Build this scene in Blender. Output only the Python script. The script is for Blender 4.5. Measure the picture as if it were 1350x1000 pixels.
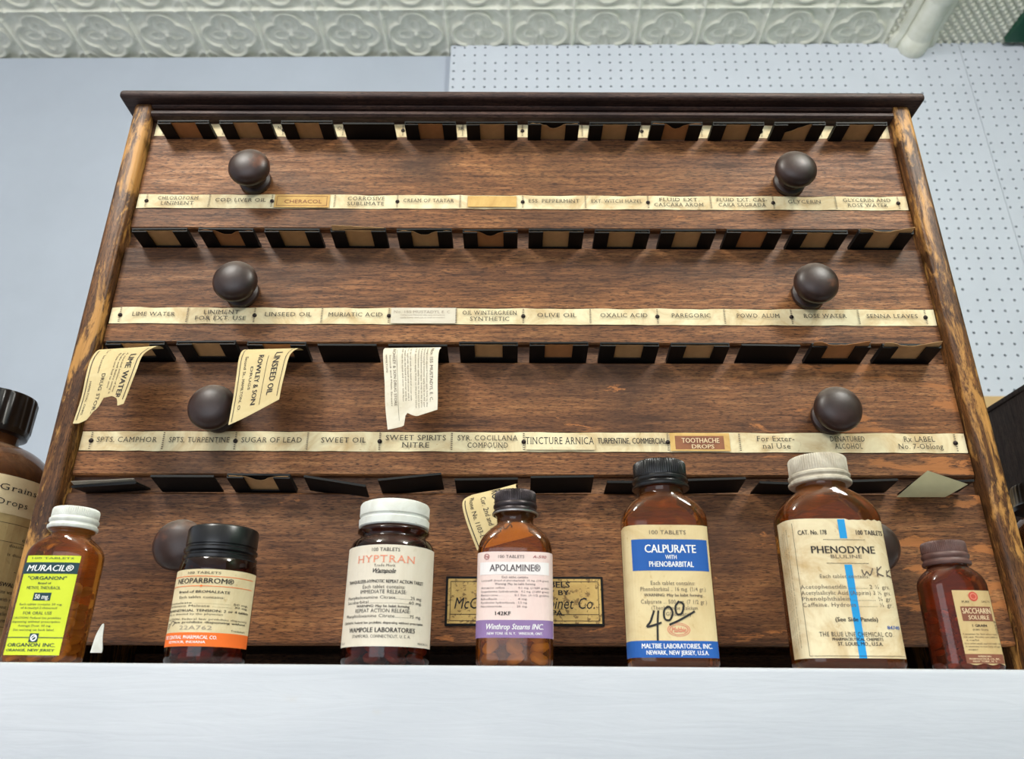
import bpy, bmesh, math, random
from mathutils import Vector, Matrix
import numpy as np
random.seed(7)
for o in list(bpy.data.objects): bpy.data.objects.remove(o)
C = bpy.context.scene.collection
S = bpy.context.scene
R = math.radians
PI = math.pi
ZC = 1.5                                     # camera height above the floor

# ------------------------------------------------------------------ camera
F_PX = 1009.0; TH = R(23.3); RO = math.atan(17.5/2339)
r0 = Vector((1,0,0)); wv = Vector((0,math.cos(TH),math.sin(TH))); u0 = Vector((0,-math.sin(TH),math.cos(TH)))
rv = math.cos(RO)*r0 + math.sin(RO)*u0; uv = math.cos(RO)*u0 - math.sin(RO)*r0
cd = bpy.data.cameras.new('camera'); cam = bpy.data.objects.new('camera', cd); C.objects.link(cam)
cam.matrix_world = Matrix(((rv.x,uv.x,-wv.x,0),(rv.y,uv.y,-wv.y,0),(rv.z,uv.z,-wv.z,ZC),(0,0,0,1)))
cd.sensor_width = 36; cd.lens = 36*F_PX/1350; cd.clip_start = .01
cd.dof.use_dof = True; cd.dof.focus_distance = .53; cd.dof.aperture_fstop = 13
S.camera = cam
def at(px, py, Y):
    "photo pixel -> world point on the vertical plane at distance Y"
    d = wv + rv*((px-675)/F_PX) + uv*((500-py)/F_PX)
    d = d*(Y/d.y); return Vector((d.x, d.y, d.z+ZC))
def atz(px, py, Z):
    d = wv + rv*((px-675)/F_PX) + uv*((500-py)/F_PX)
    d = d*((Z-ZC)/d.z); return Vector((d.x, d.y, d.z+ZC))

# ------------------------------------------------------------------ light
W = bpy.data.worlds.new('world'); S.world = W; W.use_nodes = True
W.node_tree.nodes['Background'].inputs[0].default_value = (.80,.88,1,1)
W.node_tree.nodes['Background'].inputs[1].default_value = .60
def area(name, loc, rot, sx, sy, power, col=(1,1,1)):
    l = bpy.data.lights.new(name,'AREA'); l.shape='RECTANGLE'; l.size=sx; l.size_y=sy; l.energy=power; l.color=col
    o = bpy.data.objects.new(name,l); C.objects.link(o); o.location=loc; o.rotation_euler=rot
# the shop's lights, all outside the picture: two hanging globe lamps over the photographer and the shop window behind
def globe(name, loc, power, col, rad=.16):
    l = bpy.data.lights.new(name,'POINT'); l.shadow_soft_size=rad; l.energy=power; l.color=col
    o = bpy.data.objects.new(name,l); C.objects.link(o); o.location=loc
globe('ceiling_lamp_left_offscreen', (-.75,-.35,2.74), 42, (1,.97,.93))
globe('ceiling_lamp_right_offscreen', (.85,-.35,2.74), 46, (1,.97,.93))
area('shop_window_offscreen', (-1.0,-3.2,1.6), (R(90),0,R(-14)), 2.6, 1.8, 34, (.88,.94,1))
S.view_settings.view_transform='Standard'; S.view_settings.look='None'; S.view_settings.gamma=1
S.view_settings.use_curve_mapping=False; S.view_settings.exposure=.12

# ------------------------------------------------------------------ materials
def srgb(r,g,b):
    f=lambda c:(c/255/12.92 if c/255<=.04045 else ((c/255+.055)/1.055)**2.4)
    return (f(r),f(g),f(b),1)
class NT:
    def __init__(s,name):
        s.m=bpy.data.materials.new(name); s.m.use_nodes=True; s.t=s.m.node_tree; s.n=s.t.nodes
        s.b=s.n['Principled BSDF']; s.out=s.n['Material Output']; s.tc=None
    def new(s,ty,**k):
        n=s.n.new(ty)
        for a,v in k.items(): setattr(n,a,v)
        return n
    def link(s,a,b): s.t.links.new(a,b)
    def co(s,scale=(1,1,1),loc=(0,0,0)):
        if not s.tc: s.tc=s.new('ShaderNodeTexCoord')
        m=s.new('ShaderNodeMapping'); m.inputs['Scale'].default_value=scale; m.inputs['Location'].default_value=loc
        s.link(s.tc.outputs['Object'],m.inputs[0]); return m.outputs[0]
    def noise(s,scale,co,detail=6,rough=.6,dist=0):
        n=s.new('ShaderNodeTexNoise'); n.inputs['Scale'].default_value=scale; n.inputs['Detail'].default_value=detail
        n.inputs['Roughness'].default_value=rough; n.inputs['Distortion'].default_value=dist; s.link(co,n.inputs['Vector']); return n.outputs[0]
    def ramp(s,fac,stops):
        n=s.new('ShaderNodeValToRGB'); e=n.color_ramp.elements
        while len(e)<len(stops): e.new(.5)
        for i,(p,c) in enumerate(stops): e[i].position=p; e[i].color=c if len(c)==4 else (*c,1)
        s.link(fac,n.inputs[0]); return n.outputs[0]
    def mix(s,fac,a,b,mode='MIX'):
        n=s.new('ShaderNodeMix',data_type='RGBA',blend_type=mode)
        for i,v in ((0,fac),(6,a),(7,b)):
            if isinstance(v,(int,float)): n.inputs[i].default_value=v
            elif isinstance(v,tuple): n.inputs[i].default_value=v
            else: s.link(v,n.inputs[i])
        return n.outputs[2]
    def math(s,op,a,b=None):
        n=s.new('ShaderNodeMath',operation=op)
        for i,v in ((0,a),(1,b)):
            if v is None: continue
            if isinstance(v,(int,float)): n.inputs[i].default_value=v
            else: s.link(v,n.inputs[i])
        return n.outputs[0]
    def bump(s,h,strength=.3,dist=.001):
        n=s.new('ShaderNodeBump'); n.inputs['Strength'].default_value=strength; n.inputs['Distance'].default_value=dist
        s.link(h,n.inputs['Height']); s.link(n.outputs[0],s.b.inputs['Normal'])
    def set(s,col=None,rough=None,metal=None,spec=None,coat=None):
        if col is not None:
            if isinstance(col,tuple): s.b.inputs['Base Color'].default_value=col
            else: s.link(col,s.b.inputs['Base Color'])
        if rough is not None:
            if isinstance(rough,(int,float)): s.b.inputs['Roughness'].default_value=rough
            else: s.link(rough,s.b.inputs['Roughness'])
        if metal is not None: s.b.inputs['Metallic'].default_value=metal
        if spec is not None: s.b.inputs['Specular IOR Level'].default_value=spec
        if coat is not None: s.b.inputs['Coat Weight'].default_value=coat
        return s.m
BW=((0,0,0,1),(1,1,1,1))
def plain(name,col,rough=.6,var=.12,scale=60,metal=0,bump=0,spec=None):
    n=NT(name); v=n.noise(scale,n.co(),4)
    d=tuple(c*(1-var) for c in col[:3])+(1,); l=tuple(min(1,c*(1+var)) for c in col[:3])+(1,)
    if bump: n.bump(v,bump,.0006)
    return n.set(n.ramp(v,[(.3,d),(.7,l)]),rough,metal,spec)
def wood(name,dark,mid,light,wear=None,wear_lo=.62,wear_hi=.68,axis=0,rough=.42,wear_x=None,seed=0,wear_scale=1):
    n=NT(name)
    def st(a,b): v=[a]*3; v[axis]=b; return n.co(tuple(v),(seed*3.1,seed*1.7,seed*2.3))
    board=n.noise(1,st(26,2.2),5,.6,.6)
    streak=n.noise(1,st(420,26),6,.68,.3)
    pores=n.noise(1,st(1700,210),3,.6)
    blot=n.noise(9,n.co((.6,1,1.2),(seed,0,0)),6,.64,.5)
    f=n.math('ADD',n.math('MULTIPLY',streak,.62),n.math('MULTIPLY',board,.38))
    c=n.ramp(f,[(.36,dark),(.5,mid),(.64,light)])
    c=n.mix(n.ramp(pores,[(.38,(.80,)*3),(.50,(0,0,0))]),c,tuple(v*.35 for v in dark[:3])+(1,))
    c=n.mix(n.ramp(blot,[(.43,(0,0,0,1)),(.66,(.80,.80,.80,1))]),c,(dark[0]*.75,dark[1]*.95,dark[2]*1.25,1))
    rr=n.ramp(streak,[(.3,(rough+.20,)*3),(.7,(rough+.02,)*3)])
    h=n.math('ADD',streak,n.math('MULTIPLY',pores,.8))
    if wear:
        ws=[60*wear_scale]*3; ws[axis]=15*wear_scale
        wn=n.noise(1,n.co(tuple(ws),(seed*5,seed,0)),7,.70,.5)
        if wear_x:                               # (x0,x1): worn patches grow towards x1
            sep=n.new('ShaderNodeSeparateXYZ'); n.link(n.tc.outputs['Object'],sep.inputs[0])
            mr=n.new('ShaderNodeMapRange'); mr.inputs[1].default_value=wear_x[0]; mr.inputs[2].default_value=wear_x[1]
            mr.inputs[3].default_value=-.10; mr.inputs[4].default_value=.075; n.link(sep.outputs[0],mr.inputs[0])
            wn=n.math('ADD',wn,mr.outputs[0])
        k=n.ramp(wn,[(wear_lo,BW[0]),(wear_hi,BW[1])])
        wc=n.mix(streak,tuple(min(1,v*1.15) for v in wear[:3])+(1,),tuple(v*.5 for v in wear[:3])+(1,))
        c=n.mix(k,c,wc)
    n.bump(h,.5,.0003)
    return n.set(c,rr,spec=.30)
M={}
WD,WM,WL=srgb(58,32,20),srgb(104,66,42),srgb(140,96,64)
WC=[((68,38,20),(134,86,50),(176,122,76))]*4       # one finish for all four drawers
for i in range(4):
    M['drawer%d'%i]=wood('drawer_wood_%d'%i,*[srgb(*q) for q in WC[i]],srgb(176,112,62),.60,.64,0,.40,(-.25,.33) if i>=2 else (-.2,1.4),seed=i+1)
M['rail']=wood('rail_wood',srgb(66,40,28),srgb(118,80,54),srgb(150,108,74),None,seed=8,rough=.5)
M['side']=wood('worn_side_wood',srgb(52,30,18),srgb(104,66,34),srgb(140,92,48),srgb(196,142,76),.50,.58,2,.34,seed=3,wear_scale=1.3)
M['cornice']=wood('cornice_wood',srgb(44,29,26),srgb(74,52,46),srgb(104,78,66),srgb(140,104,72),.70,.76,0,.42,seed=5)
M['base']=wood('base_wood',srgb(68,38,20),srgb(134,86,50),srgb(176,122,76),None,seed=6)
M['knob']=plain('knob_wood',srgb(54,38,36),.30,.35,45,bump=.25)
n=NT('knob_dusty'); g=n.new('ShaderNodeNewGeometry'); sp=n.new('ShaderNodeSeparateXYZ'); n.link(g.outputs['Normal'],sp.inputs[0])
dn=n.noise(240,n.co(),4); bl=n.noise(40,n.co(),4)
dust=n.math('MULTIPLY',n.ramp(sp.outputs[2],[(.3,BW[0]),(.95,(.75,.75,.75,1))]),n.ramp(dn,[(.3,(.3,.3,.3,1)),(.7,BW[1])]))
c=n.ramp(bl,[(.3,srgb(34,21,18)),(.6,srgb(56,36,30)),(.72,srgb(100,58,38))])
c=n.mix(dust,c,srgb(150,138,124)); n.bump(bl,.35,.0008)
M['knob']=n.set(c,n.ramp(dust,[(0,(.40,)*3),(.5,(.8,)*3)]))
M['box']=wood('dark_box_wood',srgb(40,30,26),srgb(56,43,37),srgb(68,53,45),None,axis=2,rough=.6,seed=4)
M['black']=plain('black_holder_metal',srgb(7,7,8),.55,.3,200,spec=.25)
M['kraft']=plain('kraft_label_paper',srgb(178,138,92),.85,.12,90)
M['kraft2']=plain('brown_label_paper',srgb(165,112,66),.85,.12,90)
M['greypaper']=plain('grey_label_paper',srgb(150,142,128),.85,.12,90)
M['olive']=plain('olive_label_paper',srgb(172,164,126),.85,.08,60)
def paper(name,base,stain,amt=.5,scale=14,dark=None):
    n=NT(name); a=n.noise(scale,n.co(),7,.62,1.2); b=n.noise(scale*9,n.co((1,1,1),(3,1,2)),4)
    c=n.ramp(a,[(.40,base),(.68,tuple(base[i]*(1-amt)+stain[i]*amt for i in range(3))+(1,))])
    c=n.mix(n.ramp(b,[(.64,BW[0]),(.74,(.5,)*3)]),c,stain)
    if dark: c=n.mix(n.ramp(n.noise(scale*.8,n.co((1,1,1),(9,4,2)),6,.6,2),[(.66,BW[0]),(.72,(.55,)*3)]),c,dark)
    return n.set(c,.72,spec=.3)
M['strip']=paper('yellowed_strip_paper',srgb(232,219,180),srgb(186,150,96),.7,34,srgb(132,94,52))
M['pasted']=paper('tan_pasted_paper',srgb(214,176,108),srgb(170,122,62),.6,30)
M['brownlab']=plain('brown_printed_paper',srgb(142,88,56),.7,.2,120)
M['hang']=paper('hanging_label_paper',srgb(204,186,140),srgb(178,148,94),.5,20)
M['hang2']=paper('grey_hanging_label_paper',srgb(218,210,192),srgb(180,164,132),.5,20)
M['creamlab']=paper('cream_bottle_label',srgb(226,210,170),srgb(188,160,110),.5,30)
M['calp']=paper('calpurate_label_paper',srgb(222,202,156),srgb(186,152,96),.5,26)
M['phen']=paper('phenodyne_label_paper',srgb(228,213,176),srgb(184,146,90),.75,34,srgb(150,104,54))
M['hyp']=paper('hyptran_label_paper',srgb(226,216,198),srgb(206,192,166),.5,20)
M['pink']=paper('pink_label_paper',srgb(232,210,202),srgb(224,190,184),.6,24)
M['palepink']=plain('pale_title_band',srgb(232,226,224),.7,.03)
M['lime']=plain('lime_label_paper',srgb(206,218,42),.6,.04)
M['saclab']=paper('saccharin_label_paper',srgb(202,176,126),srgb(164,128,78),.6,30)
M['oldlab']=paper('old_bottle_label',srgb(206,186,132),srgb(160,128,84),.7,16,srgb(122,88,58))
def ink(name,c): M[name]=plain(name+'_ink',srgb(*c),.75,.06)
ink('ink',(44,38,36)); ink('faint',(104,92,78)); ink('white',(240,240,236)); ink('teal',(22,58,66)); ink('orange',(236,108,30))
ink('salmon',(232,146,116)); ink('purple',(140,112,160)); ink('redbrown',(150,60,60)); ink('blue',(22,86,164)); ink('sky',(24,146,208))
ink('grey',(96,86,88)); ink('pen',(30,28,28)); ink('pencil',(92,80,72)); ink('stamp',(216,128,104)); ink('red',(196,78,58)); ink('browni',(128,76,54))
ink('tanink',(226,200,160)); ink('ghost',(160,146,128))
n=NT('gilt_plate'); a=n.noise(380,n.co(),3); b=n.noise(90,n.co(),5)
M['gilt']=n.set(n.mix(n.ramp(a,[(.38,(.8,)*3),(.46,BW[0])]),n.ramp(b,[(.3,srgb(188,154,88)),(.7,srgb(214,182,110))]),srgb(110,80,44)),.5,.15)
M['tack']=plain('tack_metal',srgb(40,30,26),.4,.3,300,.6)
# glass: tinted transparent wall with a fresnel gloss, some haze and settled dust
def glass(name,tint,haze,hz=.10,dustamt=.5):
    n=NT(name); n.n.remove(n.b)
    tr=n.new('ShaderNodeBsdfTransparent'); tr.inputs[0].default_value=tint
    df=n.new('ShaderNodeBsdfDiffuse'); gl=n.new('ShaderNodeBsdfGlossy'); gl.inputs['Roughness'].default_value=.06
    v=n.noise(90,n.co(),5); g=n.new('ShaderNodeNewGeometry'); sp=n.new('ShaderNodeSeparateXYZ'); n.link(g.outputs['Normal'],sp.inputs[0])
    up=n.math('MULTIPLY',n.ramp(sp.outputs[2],[(.2,BW[0]),(.9,BW[1])]),n.ramp(v,[(.3,(.15,)*3),(.75,BW[1])]))
    up=n.math('MULTIPLY',up,dustamt)
    n.link(n.mix(up,haze,srgb(168,146,122)),df.inputs[0])
    m1=n.new('ShaderNodeMixShader'); n.link(n.math('ADD',up,hz),m1.inputs[0]); n.link(tr.outputs[0],m1.inputs[1]); n.link(df.outputs[0],m1.inputs[2])
    fr=n.new('ShaderNodeFresnel'); fr.inputs[0].default_value=1.5
    m2=n.new('ShaderNodeMixShader'); n.link(fr.outputs[0],m2.inputs[0]); n.link(m1.outputs[0],m2.inputs[1]); n.link(gl.outputs[0],m2.inputs[2])
    n.link(m2.outputs[0],n.out.inputs[0]); return n.m
M['amber']=glass('amber_glass',(.86,.50,.16,1),srgb(150,82,36),.16)
M['amberdark']=glass('dark_amber_glass',(.44,.17,.08,1),srgb(66,38,32),.12,.4)
M['amberred']=glass('red_amber_glass',(.62,.27,.10,1),srgb(116,58,36),.22,.55)
M['amberbrown']=glass('dusty_brown_glass',(.50,.27,.12,1),srgb(122,80,54),.36,.6)
M['pill']=plain('white_tablets',srgb(240,226,206),.6,.05)
M['pillo']=plain('orange_tablets',srgb(240,150,70),.6,.08)
M['capblack']=plain('black_cap_plastic',srgb(22,21,22),.28,.3,80)
M['capwhite']=paper('white_enamel_cap',srgb(226,228,222),srgb(186,182,166),.5,60)
M['capcream']=paper('worn_cream_cap',srgb(206,198,180),srgb(150,134,112),.7,70,srgb(128,108,88))
M['capbrown']=plain('brown_tin_cap',srgb(92,64,58),.5,.35,120)
M['capgun']=plain('dark_tin_cap',srgb(58,50,52),.35,.3,120,.5)
M['rim']=plain('bright_rim_metal',srgb(170,168,166),.3,.1,120,.8)
M['wall']=plain('blue_grey_wall_paint',srgb(178,186,197),.6,.03,8)
M['peg']=plain('pegboard_paint',srgb(200,206,215),.55,.03,12)
M['green']=plain('dark_green_paint',srgb(24,84,62),.5,.1,8)
M['tan']=plain('tan_board',srgb(206,172,122),.6,.08,9)
M['floor']=wood('floor_boards',srgb(90,66,46),srgb(128,98,70),srgb(150,120,88),None)
n=NT('tin_ceiling_paint'); a=n.noise(30,n.co(),5); n.bump(n.noise(160,n.co(),4),.2,.001)
M['tin']=n.set(n.ramp(a,[(.35,srgb(224,224,206)),(.7,srgb(242,242,228))]),.42)
n=NT('white_shelf_paint'); a=n.noise(30,n.co((.5,1,5)),6,.6,.6); b=n.noise(5,n.co((1,1,3)),6); n.bump(a,.22,.0012)
c=n.ramp(b,[(.35,srgb(188,192,200)),(.7,srgb(202,205,212))])
c=n.mix(n.ramp(n.noise(9,n.co((1,1,2.5),(4,2,1)),7,.65),[(.66,BW[0]),(.76,(.45,)*3)]),c,srgb(186,178,166))
M['shelf']=n.set(c,.45)

# ------------------------------------------------------------------ mesh helpers
def mesh(name,verts,faces,mat,parent=None,smooth=False,loc=None):
    me=bpy.data.meshes.new(name); me.from_pydata([tuple(v) for v in verts],[],faces); me.update()
    bm=bmesh.new(); bm.from_mesh(me); bmesh.ops.recalc_face_normals(bm,faces=bm.faces[:]); bm.to_mesh(me); bm.free()
    return link(name,me,mat,parent,smooth,loc)
def link(name,me,mat,parent=None,smooth=False,loc=None):
    if mat is not None and not me.materials: me.materials.append(M[mat])
    if smooth:
        for p in me.polygons: p.use_smooth=True
        if smooth!='all':
            try: me.set_sharp_from_angle(angle=R(38))
            except Exception: pass
    o=bpy.data.objects.new(name,me); C.objects.link(o)
    if parent: o.parent=parent
    if loc is not None: o.location=loc
    return o
def boxdata(x0,x1,y0,y1,z0,z1):
    v=[(x,y,z) for z in (z0,z1) for y in (y0,y1) for x in (x0,x1)]
    f=[(0,1,3,2),(4,6,7,5),(0,4,5,1),(2,3,7,6),(0,2,6,4),(1,5,7,3)]
    return v,f
def join(*parts):
    V=[];Fc=[]
    for v,f in parts:
        k=len(V); V+=list(v); Fc+=[tuple(i+k for i in q) for q in f]
    return V,Fc
def bevel_mesh(name,vf,mat,parent=None,w=.001,seg=2,smooth=True):
    me=bpy.data.meshes.new(name); me.from_pydata([tuple(v) for v in vf[0]],[],vf[1])
    bm=bmesh.new(); bm.from_mesh(me); bmesh.ops.recalc_face_normals(bm,faces=bm.faces[:])
    bmesh.ops.bevel(bm,geom=bm.edges[:],offset=w,segments=seg,affect='EDGES',profile=.5); bm.to_mesh(me); bm.free()
    return link(name,me,mat,parent,smooth)
def extrude_x(profile,x0,x1):
    "closed (y,z) profile swept along x"
    k=len(profile); V=[(x0,y,z) for y,z in profile]+[(x1,y,z) for y,z in profile]
    Fc=[(i,(i+1)%k,k+(i+1)%k,k+i) for i in range(k)]+[tuple(range(k-1,-1,-1)),tuple(range(k,2*k))]
    return V,Fc
def rings(rows,close_top=True,close_bot=True):
    n_=len(rows[0]); V=[p for r in rows for p in r]; Fc=[]
    for j in range(len(rows)-1):
        for i in range(n_): Fc.append((j*n_+i,j*n_+(i+1)%n_,(j+1)*n_+(i+1)%n_,(j+1)*n_+i))
    if close_bot: Fc.append(tuple(range(n_-1,-1,-1)))
    if close_top: Fc.append(tuple((len(rows)-1)*n_+i for i in range(n_)))
    return V,Fc
def lathe(profile,seg=40,knurl=None,phase=0):
    "profile [(z,r)]; knurl=(z0,z1,count,depth)"
    rows=[]
    for z,r in profile:
        row=[]
        for i in range(seg):
            a=2*PI*i/seg; rr=r
            if knurl and knurl[0]<=z<=knurl[1]: rr=r-knurl[3]*(.5-.5*math.cos(a*knurl[2]))
            row.append((rr*math.cos(a),rr*math.sin(a),z))
        rows.append(row)
    return rings(rows)
def empty(name,loc,label=None,cat=None,group=None,rot=(0,0,0)):
    o=bpy.data.objects.new(name,None); C.objects.link(o); o.location=loc; o.rotation_euler=rot; o.empty_display_size=.02
    tag(o,label,cat,group); return o
def tag(o,label=None,cat=None,group=None,kind=None):
    if label: o['label']=label
    if cat: o['category']=cat
    if group: o['group']=group
    if kind: o['kind']=kind
    return o

# ------------------------------------------------------------------ lettering: glyphs of the built-in font, laid out by hand
CH="ABCDEFGHIJKLMNOPQRSTUVWXYZabcdefghijklmnopqrstuvwxyz0123456789.,:;-'\"()&/%®½¾"
def build_glyphs():
    tmp=[]
    def mk(s,off):
        cu=bpy.data.curves.new('t','FONT'); cu.body=s; cu.resolution_u=2; cu.offset=off; cu.fill_mode='FRONT'
        o=bpy.data.objects.new('t',cu); C.objects.link(o); tmp.append(o); return o
    reg={}
    for c in CH: reg[c]=(mk(c,0.0),None,mk('H'+c+'H',0.0))
    hh=mk('HH',0.0)
    bpy.context.view_layer.update(); dg=bpy.context.evaluated_depsgraph_get()
    def get(o):
        me=o.evaluated_get(dg).to_mesh(); v=[(p.co.x,p.co.y) for p in me.vertices]; f=[tuple(p.vertices) for p in me.polygons]
        ed={}
        for q in f:
            for i in range(len(q)):
                e=tuple(sorted((q[i],q[(i+1)%len(q)]))); ed[e]=ed.get(e,0)+1
        bnd=[e for e,k in ed.items() if k==1]; o.evaluated_get(dg).to_mesh_clear(); return v,f,bnd
    hr=max(x for x,y in get(hh)[0]); H=max(y for x,y in get(reg['H'][0])[0]); X=max(y for x,y in get(reg['x'][0])[0])
    G={}
    for c,(a,b,w) in reg.items():
        va,fa,ba=get(a); vb,fb=join(*[([(p+dx,q,d_) for p,q in va],fa) for dx,d_ in ((-.021,0),(.021,.00002),(0,.00004))]); adv=max(x for x,y in get(w)[0])-hr
        sv,sf=list(va),list(fa)                       # serif cut: slabs on the stem ends
        for e in ba:
            (x0,y0),(x1,y1)=va[e[0]],va[e[1]]
            if abs(y0-y1)<.004 and .04<abs(x0-x1)<.17:
                for yy,sg in ((0,1),(H,-1),(X,-1)):
                    if abs(y0-yy)<.012 and c.isalpha():
                        k=len(sv); l,r_=min(x0,x1)-.055,max(x0,x1)+.055
                        sv+=[(l,y0),(r_,y0),(r_,y0+sg*.035),(l,y0+sg*.035)]; sf.append((k,k+1,k+2,k+3))
        G[c]={'r':(va,fa),'b':(vb,fb),'s':(sv,sf),'adv':adv}
    for o in tmp:
        d=o.data; bpy.data.objects.remove(o); bpy.data.curves.remove(d)
    return G,H
G,CAPH=build_glyphs()
def text2d(s,cx,cy,w,h,st='r',shear=0,rot=0):
    "centre cx,cy; width w, capital height h -> verts2d, faces"
    V=[];Fc=[];x=0
    for c in s:
        if c==' ': x+=.32; continue
        if c not in G: continue
        g=G[c]; v,f=g[st]; k=len(V)
        V+=[(x+p_[0]+shear*p_[1],p_[1],p_[2] if len(p_)>2 else 0) for p_ in v]; Fc+=[tuple(i+k for i in q) for q in f]
        x+=g['adv']*(1.1 if st=='s' else 1.0)
    if not V: return [],[]
    x0=min(p[0] for p in V); x1=max(p[0] for p in V); sx=w/(x1-x0); sy=h/CAPH
    V=[((p-(x0+x1)/2)*sx,(q-CAPH/2)*sy,d) for p,q,d in V]
    ca,sa=math.cos(rot),math.sin(rot)
    return [(cx+p*ca-q*sa,cy+p*sa+q*ca,d) for p,q,d in V],Fc
def rect2d(x0,x1,y0,y1,nx=1,ny=1):
    V=[(x0+(x1-x0)*i/nx,y0+(y1-y0)*j/ny) for j in range(ny+1) for i in range(nx+1)]
    return V,[(j*(nx+1)+i,j*(nx+1)+i+1,(j+1)*(nx+1)+i+1,(j+1)*(nx+1)+i) for j in range(ny) for i in range(nx)]
def disc2d(cx,cy,rx,ry,r_in=0,n=24):
    if r_in: 
        V=[(cx+rx*k*math.cos(2*PI*i/n),cy+ry*k*math.sin(2*PI*i/n)) for k in (1,r_in) for i in range(n)]
        return V,[(i,(i+1)%n,n+(i+1)%n,n+i) for i in range(n)]
    return [(cx+rx*math.cos(2*PI*i/n),cy+ry*math.sin(2*PI*i/n)) for i in range(n)],[tuple(range(n))]
def stroke2d(pts,w):
    V=[];Fc=[]
    for i,(x,y) in enumerate(pts):
        a=pts[max(0,i-1)]; b=pts[min(len(pts)-1,i+1)]; dx,dy=b[0]-a[0],b[1]-a[1]; l=math.hypot(dx,dy) or 1
        nx,ny=-dy/l*w/2,dx/l*w/2; V+=[(x+nx,y+ny),(x-nx,y-ny)]
    for i in range(len(pts)-1): Fc.append((2*i,2*i+1,2*i+3,2*i+2))
    return V,Fc
def curve_pts(pts,n=6):
    out=[]
    P=[pts[0]]+list(pts)+[pts[-1]]
    for i in range(1,len(P)-2):
        p0,p1,p2,p3=P[i-1:i+3]
        for k in range(n):
            t=k/n
            out.append(tuple(.5*((2*p1[j])+(-p0[j]+p2[j])*t+(2*p0[j]-5*p1[j]+4*p2[j]-p3[j])*t*t+(-p0[j]+3*p1[j]-3*p2[j]+p3[j])*t**3) for j in (0,1)))
    out.append(tuple(pts[-1])); return out
def printed(name,flats,mapf,off,mat,parent):
    V,Fc=join(*flats)
    if not V: return None
    me=bpy.data.meshes.new(name); me.from_pydata([tuple(mapf(p[0],p[1],off+(p[2] if len(p)>2 else 0))) for p in V],[],Fc); me.update()
    return link(name,me,mat,parent)

# ------------------------------------------------------------------ the room
YAW=R(-.9)
def wallpt(x,y,z): return Vector((x*math.cos(YAW)-y*math.sin(YAW),x*math.sin(YAW)+y*math.cos(YAW),z))
CEIL=ZC+1.50
WALLY=1.437
def struct(o): o['kind']='structure'; return o
wb=struct(bevel_mesh('wall_back',boxdata(-3,1.32,WALLY,WALLY+.1,0,CEIL),'wall',None,.001,1)); wb.rotation_euler.z=YAW
struct(bevel_mesh('floor',boxdata(-3,1.32,-3,1.5,-.1,0),'floor',None,.001,1))
XR=at(1326,50,1.36).x+.012
struct(bevel_mesh('wall_right',boxdata(XR+.055,XR+.155,-1.2,1.385,0,CEIL),'green',None,.001,1))
struct(bevel_mesh('trim_3',boxdata(XR,XR+.056,-1.2,1.380,CEIL-.006,CEIL+.02),'green',None,.001,1))
# pressed tin ceiling: embossed 6 inch tiles
TS=.1524
ceil=struct(bevel_mesh('ceiling',boxdata(-3,1.32,-3,1.5,CEIL+.012,CEIL+.1),'tin',None,.001,1))
def relief(kind,N=44):
    V=[];Fc=[]
    for j in range(N+1):
        for i in range(N+1):
            x,y=i/N-.5,j/N-.5
            if kind=='quatrefoil':
                e=min(.5-abs(x),.5-abs(y)); h=1.0*math.exp(-(e/.028)**2)
                d=min(math.hypot(x-cx,y-cy)-.215 for cx,cy in ((.2,0),(-.2,0),(0,.2),(0,-.2)))
                h+=.95*math.exp(-(d/.026)**2)+.30*math.exp(-((d+.075)/.02)**2)
                rr=math.hypot(x,y); an=math.atan2(y,x); pet=abs(math.cos(2*an))*.27
                h+=.55*math.exp(-((rr-pet)/.028)**2)*(rr>.02)+.5*math.exp(-(rr/.045)**2)
                cr=math.hypot(abs(x)-.5,abs(y)-.5); h+=.45*math.exp(-((cr-.17)/.022)**2)
            else:
                a=(x+y)*7; b=(x-y)*7
                h=.9*(abs(math.sin(PI*a))*abs(math.sin(PI*b)))
            V.append((x*TS,y*TS,-h*.0075))
    for j in range(N):
        for i in range(N): Fc.append((j*(N+1)+i,(j+1)*(N+1)+i,(j+1)*(N+1)+i+1,j*(N+1)+i+1))
    me=bpy.data.meshes.new('ceiling_tile'); me.from_pydata(V,[],Fc); me.update(); me.materials.append(M['tin'])
    for p in me.polygons: p.use_smooth=True
    return me
quat,dia=relief('quatrefoil'),relief('diamond',56)
tx=atz(592,70,CEIL); th0=Vector((tx.x,tx.y,0)); iw=Matrix.Rotation(-YAW,4,'Z')
xb=(iw@th0).x
XM=(iw@atz(1212,40,CEIL)).x                 # the half-round moulding between the two patterns
xd0=None
for row in range(4):
    for k in range(-9,12):
        cx=xb+(k+.5)*TS; cy=WALLY-(row+.5)*TS+.018
        me=quat if cx+TS/2<=XM+.02 else dia
        if me is dia and cx-TS/2>XR: continue
        o=bpy.data.objects.new('ceiling_tile',me); C.objects.link(o); o.parent=ceil; p=wallpt(cx,cy,CEIL+.0115); o.location=p; o.rotation_euler.z=YAW
pr=[]
for i in range(13):
    a=PI*i/12; pr.append((.030*math.cos(a),-.034*math.sin(a)))
pr2=[(-.044,0),(-.044,-.006),(-.030,-.008)]
V=[];Fc=[]
prof=[(-.048,.013),(-.048,-.004),(-.036,-.008)]+[(-x,z-.004) for x,z in pr]+[(.036,-.008),(.048,-.004),(.048,.013)]
for yy in (WALLY-.002,WALLY-.62): V+=[wallpt(XM+x,yy,CEIL+z) for x,z in prof]
k=len(prof); Fc=[(i,i+1,k+i+1,k+i) for i in range(k-1)]+[tuple(range(k)),tuple(range(2*k-1,k-1,-1))]
t2=struct(mesh('trim_2',V,Fc,'tin',None,True))
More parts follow.
